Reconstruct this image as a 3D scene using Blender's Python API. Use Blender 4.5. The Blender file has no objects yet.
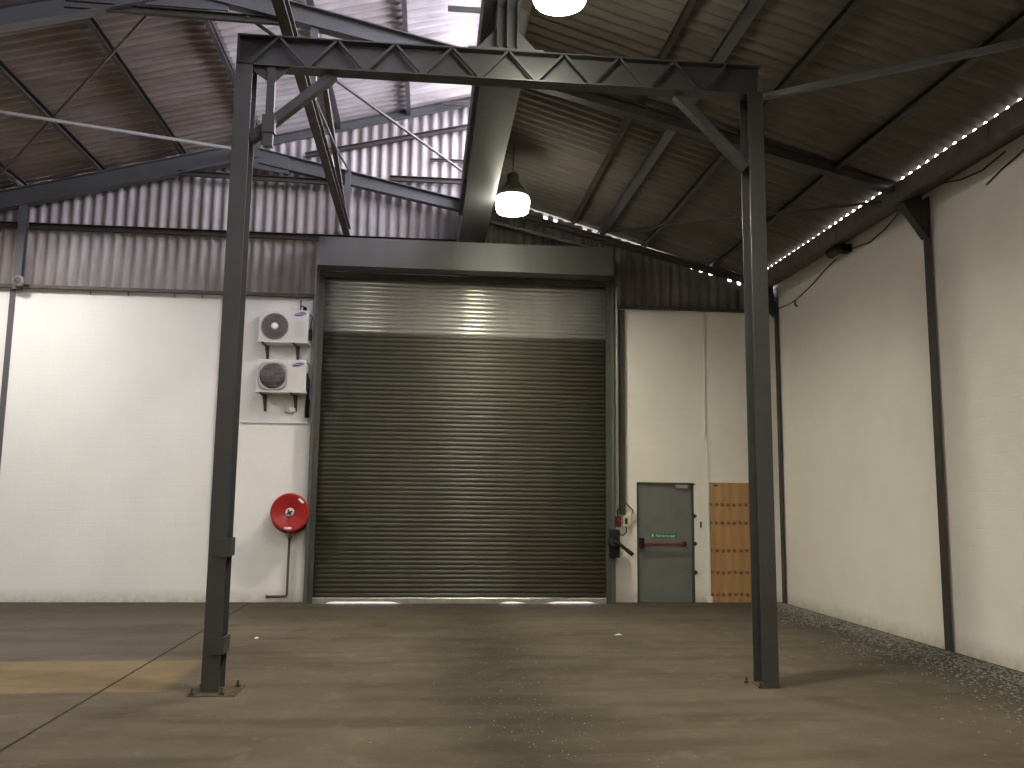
import bpy, bmesh, math, random
from mathutils import Vector, Matrix
random.seed(7)
C = bpy.context.scene.collection
SC = bpy.context.scene
PI = math.pi
sin, cos = math.sin, math.cos

# ------------------------------------------------------------------ camera
H = 1.7
yaw, pitch, roll = [math.radians(a) for a in (5.630, 7.597, 0.668)]
fwd = Vector((sin(yaw)*cos(pitch), cos(yaw)*cos(pitch), sin(pitch)))
rgt = Vector((cos(yaw), -sin(yaw), 0))
up = rgt.cross(fwd)
r2 = cos(roll)*rgt + sin(roll)*up
u2 = -sin(roll)*rgt + cos(roll)*up
cd = bpy.data.cameras.new('camera'); cam = bpy.data.objects.new('camera', cd); C.objects.link(cam)
cam.matrix_world = Matrix(((r2.x, u2.x, -fwd.x, 0), (r2.y, u2.y, -fwd.y, 0), (r2.z, u2.z, -fwd.z, H), (0, 0, 0, 1)))
cd.sensor_width = 36; cd.lens = 866.9*36/1024; cd.clip_start = .05; cd.clip_end = 200
SC.camera = cam
SC.view_settings.view_transform = 'Standard'; SC.view_settings.look = 'None'
SC.view_settings.gamma = 1; SC.view_settings.use_curve_mapping = False
SC.view_settings.exposure = 0.0
SC.cycles.max_bounces = 8; SC.cycles.diffuse_bounces = 5; SC.cycles.sample_clamp_indirect = 6
SC.cycles.use_denoising = True

# ------------------------------------------------------------------ materials
def nodes(name):
    m = bpy.data.materials.new(name); m.use_nodes = True
    nt = m.node_tree; b = nt.nodes['Principled BSDF']
    return m, nt, b
def N(nt, t, **kw):
    n = nt.nodes.new(t)
    for k, v in kw.items():
        if k in n.inputs: n.inputs[k].default_value = v
        else: setattr(n, k, v)
    return n
def coords(nt, scale=(1, 1, 1)):
    tc = N(nt, 'ShaderNodeTexCoord'); mp = N(nt, 'ShaderNodeMapping')
    mp.inputs['Scale'].default_value = scale
    nt.links.new(tc.outputs['Object'], mp.inputs['Vector'])
    return mp.outputs['Vector']
def ramp(nt, fac, stops):
    r = N(nt, 'ShaderNodeValToRGB')
    while len(r.color_ramp.elements) < len(stops): r.color_ramp.elements.new(.5)
    for e, (p, c) in zip(r.color_ramp.elements, stops):
        e.position = p; e.color = (*c, 1) if len(c) == 3 else c
    nt.links.new(fac, r.inputs['Fac'])
    return r.outputs['Color']
def mix(nt, fac, a, b, mode='MIX'):
    m = N(nt, 'ShaderNodeMix', data_type='RGBA', blend_type=mode)
    for s, v in ((m.inputs['Factor'], fac), (m.inputs[6], a), (m.inputs[7], b)):
        if isinstance(v, (int, float)): s.default_value = v
        elif isinstance(v, tuple): s.default_value = (*v, 1) if len(v) == 3 else v
        else: nt.links.new(v, s)
    return m.outputs[2]
def noise(nt, vec, scale, detail=4, rough=.55):
    n = N(nt, 'ShaderNodeTexNoise', Scale=scale, Detail=detail, Roughness=rough)
    nt.links.new(vec, n.inputs['Vector'])
    return n.outputs['Fac']
def bump(nt, b, h, strength=.3, dist=.02):
    n = N(nt, 'ShaderNodeBump', Strength=strength, Distance=dist)
    nt.links.new(h, n.inputs['Height']); nt.links.new(n.outputs['Normal'], b.inputs['Normal'])
def mathn(nt, op, a, b=None):
    n = N(nt, 'ShaderNodeMath', operation=op)
    for i, v in ((0, a), (1, b)):
        if v is None: continue
        if isinstance(v, (int, float)): n.inputs[i].default_value = v
        else: nt.links.new(v, n.inputs[i])
    return n.outputs[0]
def flat(name, col, rough=.6, metal=0., var=.15, scale=6., spec=.5):
    m, nt, b = nodes(name)
    v = coords(nt); f = noise(nt, v, scale)
    c = ramp(nt, f, [(.3, tuple(x*(1-var) for x in col)), (.7, tuple(min(1, x*(1+var)) for x in col))])
    nt.links.new(c, b.inputs['Base Color'])
    b.inputs['Roughness'].default_value = rough; b.inputs['Metallic'].default_value = metal
    b.inputs['Specular IOR Level'].default_value = spec
    return m
M = {}
M['grey_steel'] = flat('grey_painted_steel', (.092, .094, .1), .42, 0, .1, 3)
M['portal_steel'] = flat('charcoal_painted_steel', (.047, .047, .047), .42, 0, .1, 4)
M['steel_lit'] = flat('dull_grey_rod', (.17, .165, .155), .6, 0, .1)
M['dark_steel'] = flat('dark_weathered_steel', (.045, .04, .036), .6, 0, .25, 5)
M['brown_steel'] = flat('brown_weathered_steel', (.08, .065, .052), .65, 0, .3, 5)
M['white_plastic'] = flat('white_plastic', (.72, .71, .68), .4, 0, .03)
M['casing'] = flat('cream_grey_enamel', (.62, .59, .57), .4, 0, .03)
M['black'] = flat('black_rubber', (.01, .01, .011), .6, 0, .1, 6, .25)
M['grille'] = flat('dark_grille', (.25, .21, .215), .5, 0, .15, 20)
M['fan_dark'] = flat('dark_fan', (.05, .06, .06), .4, 0, .3, 8)
M['bezel'] = flat('pale_grey_plastic', (.36, .34, .335), .45, 0, .05)
M['red'] = flat('red_enamel', (.36, .016, .018), .35, 0, .08)
M['dark_red'] = flat('dull_red_rubber', (.13, .015, .013), .6, 0, .2)
M['panic_red'] = flat('red_bar_paint', (.22, .03, .03), .4, 0, .1)
M['green'] = flat('green_sign_film', (.01, .16, .06), .5, 0, .03)
M['blue'] = flat('blue_badge', (.03, .05, .34), .35, 0, .03)
M['print_white'] = flat('white_print', (.8, .8, .8), .5, 0, .02)
M['galv'] = flat('galvanised_steel', (.42, .41, .38), .42, .75, .12, 9)
M['door_paint'] = flat('grey_green_door_paint', (.135, .142, .132), .5, 0, .1, 3)
M['door_dark'] = flat('dark_door_frame', (.05, .055, .045), .5, 0, .15, 4)
M['board_white'] = flat('white_board', (.74, .73, .73), .45, 0, .03, 2)
M['yellow_box'] = flat('aged_cream_plastic', (.55, .5, .36), .5, 0, .05)
M['brass'] = flat('dull_brass', (.35, .27, .12), .4, .8, .1)
M['paper'] = flat('pale_paper', (.75, .75, .72), .8, 0, .03)
M['stone'] = flat('grey_gravel', (.19, .178, .158), .85, 0, .5, 40)
M['chip'] = flat('pale_stone_chips', (.33, .31, .26), .7, 0, .3, 30)
M['dusty'] = flat('dusty_plate', (.085, .068, .05), .9, 0, .3, 12, .1)
M['bolt'] = flat('rusty_bolt', (.07, .045, .03), .7, .3, .3, 20)

def m_wall(name, base, blotch=.05):
    m, nt, b = nodes(name)
    tc = N(nt, 'ShaderNodeTexCoord')
    sx = N(nt, 'ShaderNodeSeparateXYZ'); nt.links.new(tc.outputs['Object'], sx.inputs[0])
    u = mathn(nt, 'ADD', sx.outputs['X'], sx.outputs['Y'])
    cx = N(nt, 'ShaderNodeCombineXYZ'); nt.links.new(u, cx.inputs['X']); nt.links.new(sx.outputs['Z'], cx.inputs['Y'])
    br = N(nt, 'ShaderNodeTexBrick', Scale=1.0)
    br.inputs['Mortar Size'].default_value = .006; br.inputs['Brick Width'].default_value = .42
    br.inputs['Row Height'].default_value = .205; br.inputs['Mortar Smooth'].default_value = .6
    br.inputs['Color1'].default_value = (1, 1, 1, 1); br.inputs['Color2'].default_value = (.88, .88, .88, 1)
    br.inputs['Mortar'].default_value = (0, 0, 0, 1)
    nt.links.new(cx.outputs[0], br.inputs['Vector'])
    f = noise(nt, tc.outputs['Object'], 1.3, 5); f2 = noise(nt, tc.outputs['Object'], 22, 3)
    c = ramp(nt, f, [(.3, tuple(x*(1-blotch) for x in base)), (.7, base)])
    # grime splashed along the bottom courses
    low = N(nt, 'ShaderNodeMapRange'); nt.links.new(sx.outputs['Z'], low.inputs['Value'])
    low.inputs['From Min'].default_value = .22; low.inputs['From Max'].default_value = 0.
    low.clamp = True
    g = mathn(nt, 'MULTIPLY', low.outputs[0], noise(nt, tc.outputs['Object'], 9, 4))
    c = mix(nt, g, c, (.3, .26, .2))
    nt.links.new(c, b.inputs['Base Color']); b.inputs['Roughness'].default_value = .75
    h = mathn(nt, 'ADD', mathn(nt, 'MULTIPLY', br.outputs['Color'], .6), mathn(nt, 'MULTIPLY', f2, .5))
    bump(nt, b, h, .22, .012)
    return m
M['wall_white'] = m_wall('white_painted_blockwork', (.8, .785, .755))
M['wall_right'] = m_wall('cream_white_painted_blockwork', (.78, .745, .68), .07)
M['wall_plain'] = m_wall('grey_painted_blockwork', (.4, .38, .35))

def m_sheet(name, c0, c1, stain, axis, amount, dim_x=None):
    """fibre cement sheet: blotchy grey with stains drawn out along the corrugations"""
    m, nt, b = nodes(name)
    sc = {'X': (.35, 3.2, 1), 'Z': (4.5, 1, .5)}[axis]
    v = coords(nt, sc); w = coords(nt)
    f = noise(nt, v, 1.6, 5, .6); g = noise(nt, w, .8, 4); k = noise(nt, v, 5.5, 3)
    c = ramp(nt, f, [(.28, c0), (.72, c1)])
    s = mathn(nt, 'MULTIPLY', ramp(nt, g, [(.42, (0, 0, 0)), (.68, (1, 1, 1))]), amount)
    c = mix(nt, s, c, stain)
    c = mix(nt, ramp(nt, k, [(.5, (0, 0, 0)), (.8, (.5, .5, .5))]), c, tuple(x*.55 for x in c0))
    if dim_x:
        # daylight fading down the slope is painted in: lower sheets darker and browner
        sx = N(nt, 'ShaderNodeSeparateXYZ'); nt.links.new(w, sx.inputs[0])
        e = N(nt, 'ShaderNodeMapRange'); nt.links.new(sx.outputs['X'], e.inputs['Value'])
        e.inputs['From Min'].default_value = dim_x+.01; e.inputs['From Max'].default_value = dim_x-.01
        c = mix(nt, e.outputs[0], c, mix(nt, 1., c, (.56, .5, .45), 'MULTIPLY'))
    nt.links.new(c, b.inputs['Base Color']); b.inputs['Roughness'].default_value = .85
    b.inputs['Specular IOR Level'].default_value = .2
    bump(nt, b, noise(nt, w, 30, 3), .15, .004)
    return m
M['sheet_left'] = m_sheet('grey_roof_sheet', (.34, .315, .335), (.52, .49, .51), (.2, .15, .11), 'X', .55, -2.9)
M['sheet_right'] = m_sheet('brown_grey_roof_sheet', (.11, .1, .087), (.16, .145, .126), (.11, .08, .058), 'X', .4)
M['sheet_gable'] = m_sheet('grey_gable_sheet', (.36, .33, .34), (.5, .47, .48), (.24, .19, .15), 'Z', .5)

def m_floor():
    m, nt, b = nodes('stained_concrete')
    tc = N(nt, 'ShaderNodeTexCoord'); P = tc.outputs['Object']
    sx = N(nt, 'ShaderNodeSeparateXYZ'); nt.links.new(P, sx.inputs[0])
    X, Y = sx.outputs['X'], sx.outputs['Y']
    f = noise(nt, P, .7, 6, .6); f2 = noise(nt, P, 3.1, 5, .65); f3 = noise(nt, P, 55, 2)
    c = ramp(nt, f, [(.32, (0.094, 0.076, 0.054)), (.66, (0.158, 0.13, 0.096))])
    v = coords(nt, (.28, 1.6, 1))
    c = mix(nt, ramp(nt, noise(nt, v, 1.4, 5), [(.48, (0, 0, 0)), (.64, (.6, .6, .6))]), c, (0.06, 0.049, 0.036))
    c = mix(nt, ramp(nt, f2, [(.55, (0, 0, 0)), (.72, (.5, .5, .5))]), c, (0.2, 0.175, 0.135))
    c = mix(nt, mathn(nt, 'MULTIPLY', f3, .5), c, (0.06, 0.05, 0.04))
    def band(s, lo, hi, soft):
        a = N(nt, 'ShaderNodeMapRange', interpolation_type='SMOOTHSTEP'); nt.links.new(s, a.inputs['Value'])
        a.inputs['From Min'].default_value = lo-soft; a.inputs['From Max'].default_value = lo+soft
        d = N(nt, 'ShaderNodeMapRange', interpolation_type='SMOOTHSTEP'); nt.links.new(s, d.inputs['Value'])
        d.inputs['From Min'].default_value = hi+soft; d.inputs['From Max'].default_value = hi-soft
        return mathn(nt, 'MULTIPLY', a.outputs[0], d.outputs[0])
    # oily dark track up the middle of the roadway
    wob = mathn(nt, 'ADD', X, mathn(nt, 'MULTIPLY', mathn(nt, 'SUBTRACT', noise(nt, P, .9, 4), .5), 1.1))
    tr = mathn(nt, 'MULTIPLY', band(wob, .2, 1.25, .75), mathn(nt, 'ADD', mathn(nt, 'MULTIPLY', f2, 1.05), .15))
    c = mix(nt, tr, c, (0.025, 0.021, 0.016))
    # dusty dark apron in front of the shutter
    ap = mathn(nt, 'MULTIPLY', band(Y, 12.9, 16, .9), mathn(nt, 'MULTIPLY', f, 1.1))
    c = mix(nt, ap, c, (0.046, 0.039, 0.029))
    # a paler yellowish slab patch on the left
    yp = mathn(nt, 'MULTIPLY', band(Y, 8.12, 9.62, .05), band(X, -9, -2.25, .08))
    yp = mathn(nt, 'MULTIPLY', yp, mathn(nt, 'ADD', mathn(nt, 'MULTIPLY', f2, .7), .25))
    c = mix(nt, yp, c, (0.215, 0.155, 0.083))
    # greyish slab left of the joint further back
    c = mix(nt, mathn(nt, 'MULTIPLY', band(Y, 9.7, 13.6, .1), mathn(nt, 'MULTIPLY', band(X, -12, -2.77, .02), .4)), c, (0.085, 0.076, 0.067))
    # greyer, grittier strip by the right wall
    wob2 = mathn(nt, 'ADD', X, mathn(nt, 'MULTIPLY', mathn(nt, 'SUBTRACT', noise(nt, P, 1.6, 4), .5), .9))
    gr = mathn(nt, 'MULTIPLY', band(wob2, 5.1, 8, .45), .85)
    vo = noise(nt, P, 26, 3, .8)
    c = mix(nt, gr, c, ramp(nt, vo, [(.35, (0.035, 0.032, 0.029)), (.66, (0.097, 0.090, 0.078))]))
    # saw-cut joint
    jt = band(mathn(nt, 'ADD', X, mathn(nt, 'MULTIPLY', mathn(nt, 'SUBTRACT', noise(nt, P, 5, 3), .5), .03)), -2.785, -2.757, .006)
    c = mix(nt, mathn(nt, 'MULTIPLY', jt, .9), c, (0.023, 0.018, 0.014))
    nt.links.new(c, b.inputs['Base Color'])
    b.inputs['Roughness'].default_value = .9; b.inputs['Specular IOR Level'].default_value = .08
    bump(nt, b, mathn(nt, 'ADD', mathn(nt, 'MULTIPLY', f3, .4), f2), .25, .012)
    return m
M['floor'] = m_floor()

def m_shutter(name, c0, c1, stain, metal, rough):
    m, nt, b = nodes(name)
    v = coords(nt, (2.0, 1, .25)); f = noise(nt, v, 1.2, 5); w = coords(nt); g = noise(nt, w, .7, 4)
    c = ramp(nt, f, [(.3, c0), (.7, c1)])
    c = mix(nt, ramp(nt, g, [(.45, (0, 0, 0)), (.7, (.7, .7, .7))]), c, stain)
    nt.links.new(c, b.inputs['Base Color']); b.inputs['Metallic'].default_value = metal
    b.inputs['Roughness'].default_value = rough
    return m
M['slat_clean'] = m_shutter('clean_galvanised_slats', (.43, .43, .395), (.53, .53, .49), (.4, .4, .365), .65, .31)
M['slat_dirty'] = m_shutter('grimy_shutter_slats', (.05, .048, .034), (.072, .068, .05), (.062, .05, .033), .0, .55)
M['hood'] = m_shutter('grey_shutter_hood', (.095, .095, .094), (.125, .125, .122), (.085, .08, .068), .3, .5)

def m_ply():
    m, nt, b = nodes('plywood')
    v = coords(nt, (1, 1, .12)); w = coords(nt)
    wv = N(nt, 'ShaderNodeTexWave', Scale=1.7, Distortion=14, Detail=5); nt.links.new(v, wv.inputs['Vector'])
    f = noise(nt, v, 6, 4)
    c = ramp(nt, wv.outputs['Fac'], [(.0, (.37, .21, .09)), (1, (.43, .25, .11))])
    c = mix(nt, ramp(nt, f, [(.45, (0, 0, 0)), (.75, (.6, .6, .6))]), c, (.27, .125, .04))
    sx = N(nt, 'ShaderNodeSeparateXYZ'); nt.links.new(w, sx.inputs[0])
    tot = None
    wz = mathn(nt, 'ADD', sx.outputs['Z'], mathn(nt, 'MULTIPLY', mathn(nt, 'SUBTRACT', noise(nt, coords(nt, (9, 1, 1)), 1., 2), .5), .05))
    for z in (1.65, 1.34, .87, .5, .13):
        d = mathn(nt, 'ABSOLUTE', mathn(nt, 'SUBTRACT', wz, z))
        a = N(nt, 'ShaderNodeMapRange'); nt.links.new(d, a.inputs['Value'])
        a.inputs['From Min'].default_value = .04; a.inputs['From Max'].default_value = .008
        tot = a.outputs[0] if tot is None else mathn(nt, 'ADD', tot, a.outputs[0])
    fx = mathn(nt, 'ABSOLUTE', mathn(nt, 'SUBTRACT', mathn(nt, 'FRACT', mathn(nt, 'MULTIPLY', mathn(nt, 'ADD', sx.outputs['X'], mathn(nt, 'MULTIPLY', noise(nt, w, 7, 2), .07)), 9.5)), .5))
    dot = N(nt, 'ShaderNodeMapRange'); nt.links.new(fx, dot.inputs['Value'])
    dot.inputs['From Min'].default_value = .32; dot.inputs['From Max'].default_value = .12
    c = mix(nt, mathn(nt, 'MULTIPLY', tot, .3), c, (.2, .09, .03))
    c = mix(nt, mathn(nt, 'MULTIPLY', mathn(nt, 'MULTIPLY', tot, dot.outputs[0]), .85), c, (.05, .022, .012))
    nt.links.new(c, b.inputs['Base Color']); b.inputs['Roughness'].default_value = .6
    return m
M['ply'] = m_ply()

def m_emit(name, col, s):
    m = bpy.data.materials.new(name); m.use_nodes = True; nt = m.node_tree
    for n in list(nt.nodes): nt.nodes.remove(n)
    e = N(nt, 'ShaderNodeEmission', Strength=s); e.inputs['Color'].default_value = (*col, 1)
    o = N(nt, 'ShaderNodeOutputMaterial'); nt.links.new(e.outputs[0], o.inputs[0])
    return m
M['lamp_glow'] = m_emit('glowing_lamp_glass', (1, .95, .76), 600)
M['bowl_glow'] = m_emit('frosted_lamp_bowl', (1, .95, .78), 42)
def m_glass():
    m = bpy.data.materials.new('window_glass'); m.use_nodes = True; nt = m.node_tree
    for n in list(nt.nodes): nt.nodes.remove(n)
    t = N(nt, 'ShaderNodeBsdfTransparent'); t.inputs['Color'].default_value = (.93, .93, .95, 1)
    g = N(nt, 'ShaderNodeBsdfGlossy', Roughness=.05); x = N(nt, 'ShaderNodeMixShader'); x.inputs[0].default_value = .06
    o = N(nt, 'ShaderNodeOutputMaterial')
    nt.links.new(t.outputs[0], x.inputs[1]); nt.links.new(g.outputs[0], x.inputs[2]); nt.links.new(x.outputs[0], o.inputs[0])
    return m
M['glass'] = m_glass()

# ------------------------------------------------------------------ geometry helpers (world coordinates)
def V(*a): return Vector(a)
def box(bm, x0, x1, y0, y1, z0, z1):
    vs = [bm.verts.new((x, y, z)) for x in (x0, x1) for y in (y0, y1) for z in (z0, z1)]
    for f in ((0, 1, 3, 2), (4, 6, 7, 5), (0, 4, 5, 1), (2, 3, 7, 6), (0, 2, 6, 4), (1, 5, 7, 3)):
        bm.faces.new([vs[i] for i in f])
def prism(bm, poly, p, q, upv=(0, 0, 1)):
    """polygon given in (side, up) swept from p to q"""
    p, q = Vector(p), Vector(q); d = (q-p).normalized(); u = Vector(upv)
    s = d.cross(u).normalized(); u = s.cross(d).normalized()
    a = [bm.verts.new(p+s*x+u*y) for x, y in poly]; b = [bm.verts.new(q+s*x+u*y) for x, y in poly]
    n = len(poly)
    bm.faces.new(a[::-1]); bm.faces.new(b)
    for i in range(n): bm.faces.new((a[i], a[(i+1) % n], b[(i+1) % n], b[i]))
def I_poly(w, h, tf=.012, tw=.009):
    a, t = w/2, tw/2
    return [(-a, 0), (a, 0), (a, tf), (t, tf), (t, h-tf), (a, h-tf), (a, h), (-a, h), (-a, h-tf), (-t, h-tf), (-t, tf), (-a, tf)]
def C_poly(w, h, t=.008):   # channel open to +side
    return [(0, 0), (w, 0), (w, t), (t, t), (t, h-t), (w, h-t), (w, h), (0, h)]
def L_poly(w, h, t=.008):
    return [(0, 0), (w, 0), (w, t), (t, t), (t, h), (0, h)]
def R_poly(w, h): return [(-w/2, -h/2), (w/2, -h/2), (w/2, h/2), (-w/2, h/2)]
def tube(bm, pts, r, n=8, cap=True):
    pts = [Vector(p) for p in pts]; rings = []
    ref = Vector((0, 0, 1))
    for i, p in enumerate(pts):
        d = (pts[min(i+1, len(pts)-1)]-pts[max(i-1, 0)]).normalized()
        if abs(d.dot(ref)) > .97: ref = Vector((0, 1, 0)) if abs(d.y) < .9 else Vector((1, 0, 0))
        s = d.cross(ref).normalized(); t = s.cross(d).normalized()
        rings.append([bm.verts.new(p+(s*cos(2*PI*k/n)+t*sin(2*PI*k/n))*r) for k in range(n)])
    for a, b in zip(rings, rings[1:]):
        for k in range(n):
            f = bm.faces.new((a[k], a[(k+1) % n], b[(k+1) % n], b[k])); f.smooth = True
    if cap: bm.faces.new(rings[0][::-1]); bm.faces.new(rings[-1])
def lathe(bm, prof, c, axis='Z', n=32, smooth=True):
    """prof: list of (radius, height) ; axis Z up, or Y towards the camera (-Y)"""
    c = Vector(c); rings = []
    for r, h in prof:
        ring = []
        for k in range(n):
            a = 2*PI*k/n
            if axis == 'Z': p = c+Vector((r*cos(a), r*sin(a), h))
            elif axis == 'Y': p = c+Vector((r*cos(a), -h, r*sin(a)))
            else: p = c+Vector((-h, r*cos(a), r*sin(a)))
            ring.append(bm.verts.new(p))
        rings.append(ring)
    for a, b in zip(rings, rings[1:]):
        for k in range(n):
            f = bm.faces.new((a[k], a[(k+1) % n], b[(k+1) % n], b[k])); f.smooth = smooth
    for ring in (rings[0], rings[-1]):
        try: bm.faces.new(ring)
        except ValueError: pass
def B(*calls):
    bm = bmesh.new()
    for fn, *a in calls: fn(bm, *a)
    return bm
def obj(name, bm, mat, parent=None, origin=None, bevel=0.):
    """link bm as ONE mesh object. vertices are in world space; origin is moved to the base (or to origin)"""
    bmesh.ops.recalc_face_normals(bm, faces=bm.faces[:])
    if bevel:
        bmesh.ops.bevel(bm, geom=bm.edges[:], offset=bevel, segments=2, affect='EDGES', profile=.7)
    bm.verts.ensure_lookup_table()
    xs = [v.co.copy() for v in bm.verts]
    lo = Vector([min(v[i] for v in xs) for i in range(3)]); hi = Vector([max(v[i] for v in xs) for i in range(3)])
    o0 = Vector(origin) if origin is not None else Vector(((lo.x+hi.x)/2, (lo.y+hi.y)/2, lo.z))
    for v in bm.verts: v.co -= o0
    me = bpy.data.meshes.new(name); bm.to_mesh(me); bm.free()
    for mm in (mat if isinstance(mat, (list, tuple)) else [mat]): me.materials.append(mm)
    o = bpy.data.objects.new(name, me); C.objects.link(o)
    if parent is not None:
        o.parent = parent
        pw = Vector((0, 0, 0)); q = parent
        while q is not None: pw += q.location; q = q.parent
        o.location = o0-pw
    else: o.location = o0
    return o
def tag(o, label, cat, group=None, kind=None):
    o['label'] = label; o['category'] = cat
    if group: o['group'] = group
    if kind: o['kind'] = kind
    return o
def thing(name, loc, label, cat, group=None):
    o = bpy.data.objects.new(name, None); C.objects.link(o); o.location = loc; o.empty_display_size = .1
    return tag(o, label, cat, group)
def struct(name, bm, mat, label, cat, world=True):
    o = obj(name, bm, mat, None, (0, 0, 0) if world else None)
    return tag(o, label, cat, None, 'structure')
def text_bm(txt, size, place):
    """mesh lettering: place maps (u, v) to a world point"""
    cu = bpy.data.curves.new('lettering', 'FONT'); cu.body = txt; cu.size = size
    cu.align_x = 'CENTER'; cu.align_y = 'CENTER'
    to = bpy.data.objects.new('lettering', cu); C.objects.link(to)
    dg = bpy.context.evaluated_depsgraph_get(); me = bpy.data.meshes.new_from_object(to.evaluated_get(dg))
    bm = bmesh.new(); bm.from_mesh(me)
    for v in bm.verts: v.co = place(v.co.x, v.co.y)
    bpy.data.objects.remove(to); bpy.data.curves.remove(cu); bpy.data.meshes.remove(me)
    return bm

# ------------------------------------------------------------------ key dimensions
YB = 14.76                   # face of the back wall
XR = 6.18                    # face of the right wall
XL, YR = -11.6, -4.5         # walls out of the picture
def zl(x): return 7.89+.269*(x+3.04)      # left roof slope
def zr(x): return 6.77-.295*(x-2.1)       # right roof slope
PIT = .177
YN, YF = 9.9, 14.5           # the two building frames in view

# ------------------------------------------------------------------ shell
def slab(bm, x0, x1, y0, y1, z0, z1): box(bm, x0, x1, y0, y1, z0, z1)
bm = bmesh.new(); box(bm, XL-.2, 6.4, YR-.2, 14.98, -.2, 0)
struct('floor', bm, M['floor'], 'worn brown grey concrete floor with a sawn joint and oily track', 'floor')

SX0, SX1 = -1.9, 3.2         # shutter opening
DX0, DX1, DZ = 3.635, 4.64, 2.025
bm = B((box, XL-.2, SX0, YB, YB+.2, 0, 5.1))
struct('wall_back_left', bm, M['wall_white'], 'white painted block wall left of the roller shutter, under the corrugated sheeting', 'wall')
bm = B((box, SX1, DX0, YB, YB+.2, 0, 5.1), (box, DX0, DX1, YB, YB+.2, DZ, 5.1), (box, DX1, 6.35, YB, YB+.2, 0, 5.1))
struct('wall_back_right', bm, M['wall_right'], 'white painted block wall around the grey door, right of the roller shutter', 'wall')
bm = B((box, XR, XR+.22, YR-.2, YB+.2, 0, 5.72))
struct('wall_right', bm, M['wall_right'], 'long white painted block wall on the right under the dark eaves gutter', 'wall')
bm = B((box, XL-.2, XL, YR, YB, 0, 5.5))
struct('wall_left', bm, M['wall_plain'], 'painted block wall closing the left side of the shed', 'wall')
bm = B((box, XL, XR, YR-.2, YR, 0, 8.9))
struct('wall_rear', bm, M['wall_plain'], 'painted wall closing the shed behind the camera', 'wall')

# corrugated gable sheeting
def gable(bm, x0, x1, zb, zt, y):
    n = int((x1-x0)/PIT*10); prev = None
    for i in range(n+1):
        x = x0+(x1-x0)*i/n; ph = 2*PI*x/PIT
        yy = y-.026*cos(ph)
        k = math.floor(x/PIT)
        t = zt(x)-((.09 if x < .8 else .1) if (cos(ph) < -.2 and (k*7919+(k//7)*13) % 7 < 4) else .0)
        a = [bm.verts.new((x, yy, zb)), bm.verts.new((x, yy, t))]
        if prev:
            f = bm.faces.new((prev[0], a[0], a[1], prev[1])); f.smooth = True
        prev = a
def solid(o, t):
    m = o.modifiers.new('sheet thickness', 'SOLIDIFY'); m.thickness = t; m.offset = 0
    return o
bm = bmesh.new(); gable(bm, XL, .8, 5.06, lambda x: zl(x)-.02, YB+.09)
o = struct('wall_gable_left', bm, M['sheet_gable'], 'grey corrugated gable sheeting under the left roof slope, above the white wall', 'wall'); solid(o, .008)
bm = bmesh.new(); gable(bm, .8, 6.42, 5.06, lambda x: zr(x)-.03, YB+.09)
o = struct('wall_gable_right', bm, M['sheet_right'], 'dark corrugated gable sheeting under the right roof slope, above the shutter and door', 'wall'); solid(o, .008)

# corrugated roof sheets
def roof(bm, x0, x1, y0, y1, zf, lap, step):
    n = int((y1-y0)/PIT*8); prev = None
    xs = [x0+(x1-x0)*i/12 for i in range(13)]
    for i in range(n+1):
        y = y0+(y1-y0)*i/n; ph = 2*PI*y/PIT
        k = math.floor(y/(PIT*6))
        jog = ((k*37) % 7-3)*.002
        a = [bm.verts.new((x, y, zf(x)+.026*cos(ph)+jog)) for x in xs]
        if prev:
            for j in range(12):
                f = bm.faces.new((prev[j], a[j], a[j+1], prev[j+1])); f.smooth = True
        prev = a
bm = bmesh.new(); roof(bm, XL-.3, .98, YR-.3, 15.0, zl, 0, 0)
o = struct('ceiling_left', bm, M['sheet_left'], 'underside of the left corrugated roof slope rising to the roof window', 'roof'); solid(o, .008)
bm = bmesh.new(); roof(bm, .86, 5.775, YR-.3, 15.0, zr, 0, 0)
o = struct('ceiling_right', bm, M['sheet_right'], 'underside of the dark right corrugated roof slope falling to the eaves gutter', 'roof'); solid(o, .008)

# roof window (clerestory) above the valley girder
w = tag(bpy.data.objects.new('window_1', None), 'long upright roof window over the valley girder, lighting the left roof', 'window', None, 'structure')
C.objects.link(w); w.location = (.84, 5, 7.1)
bm = bmesh.new()
box(bm, .8, .88, YR, YB, 7.08, 7.18); box(bm, .8, .88, YR, YB, 8.78, 8.86)
y = YR
while y < YB:
    box(bm, .81, .87, y-.025, y+.025, 7.18, 8.78); y += 1.2
obj('window_frame', bm, M['grey_steel'], w)
bm = B((box, .838, .842, YR, YB, 7.18, 8.78)); obj('window_pane', bm, M['glass'], w)
for yy in (11.55, 14.55):
    bm = B((box, .16, .8, yy-.03, yy+.03, 8.58, 8.64)); obj('bracket', bm, M['dark_steel'], w)

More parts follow.
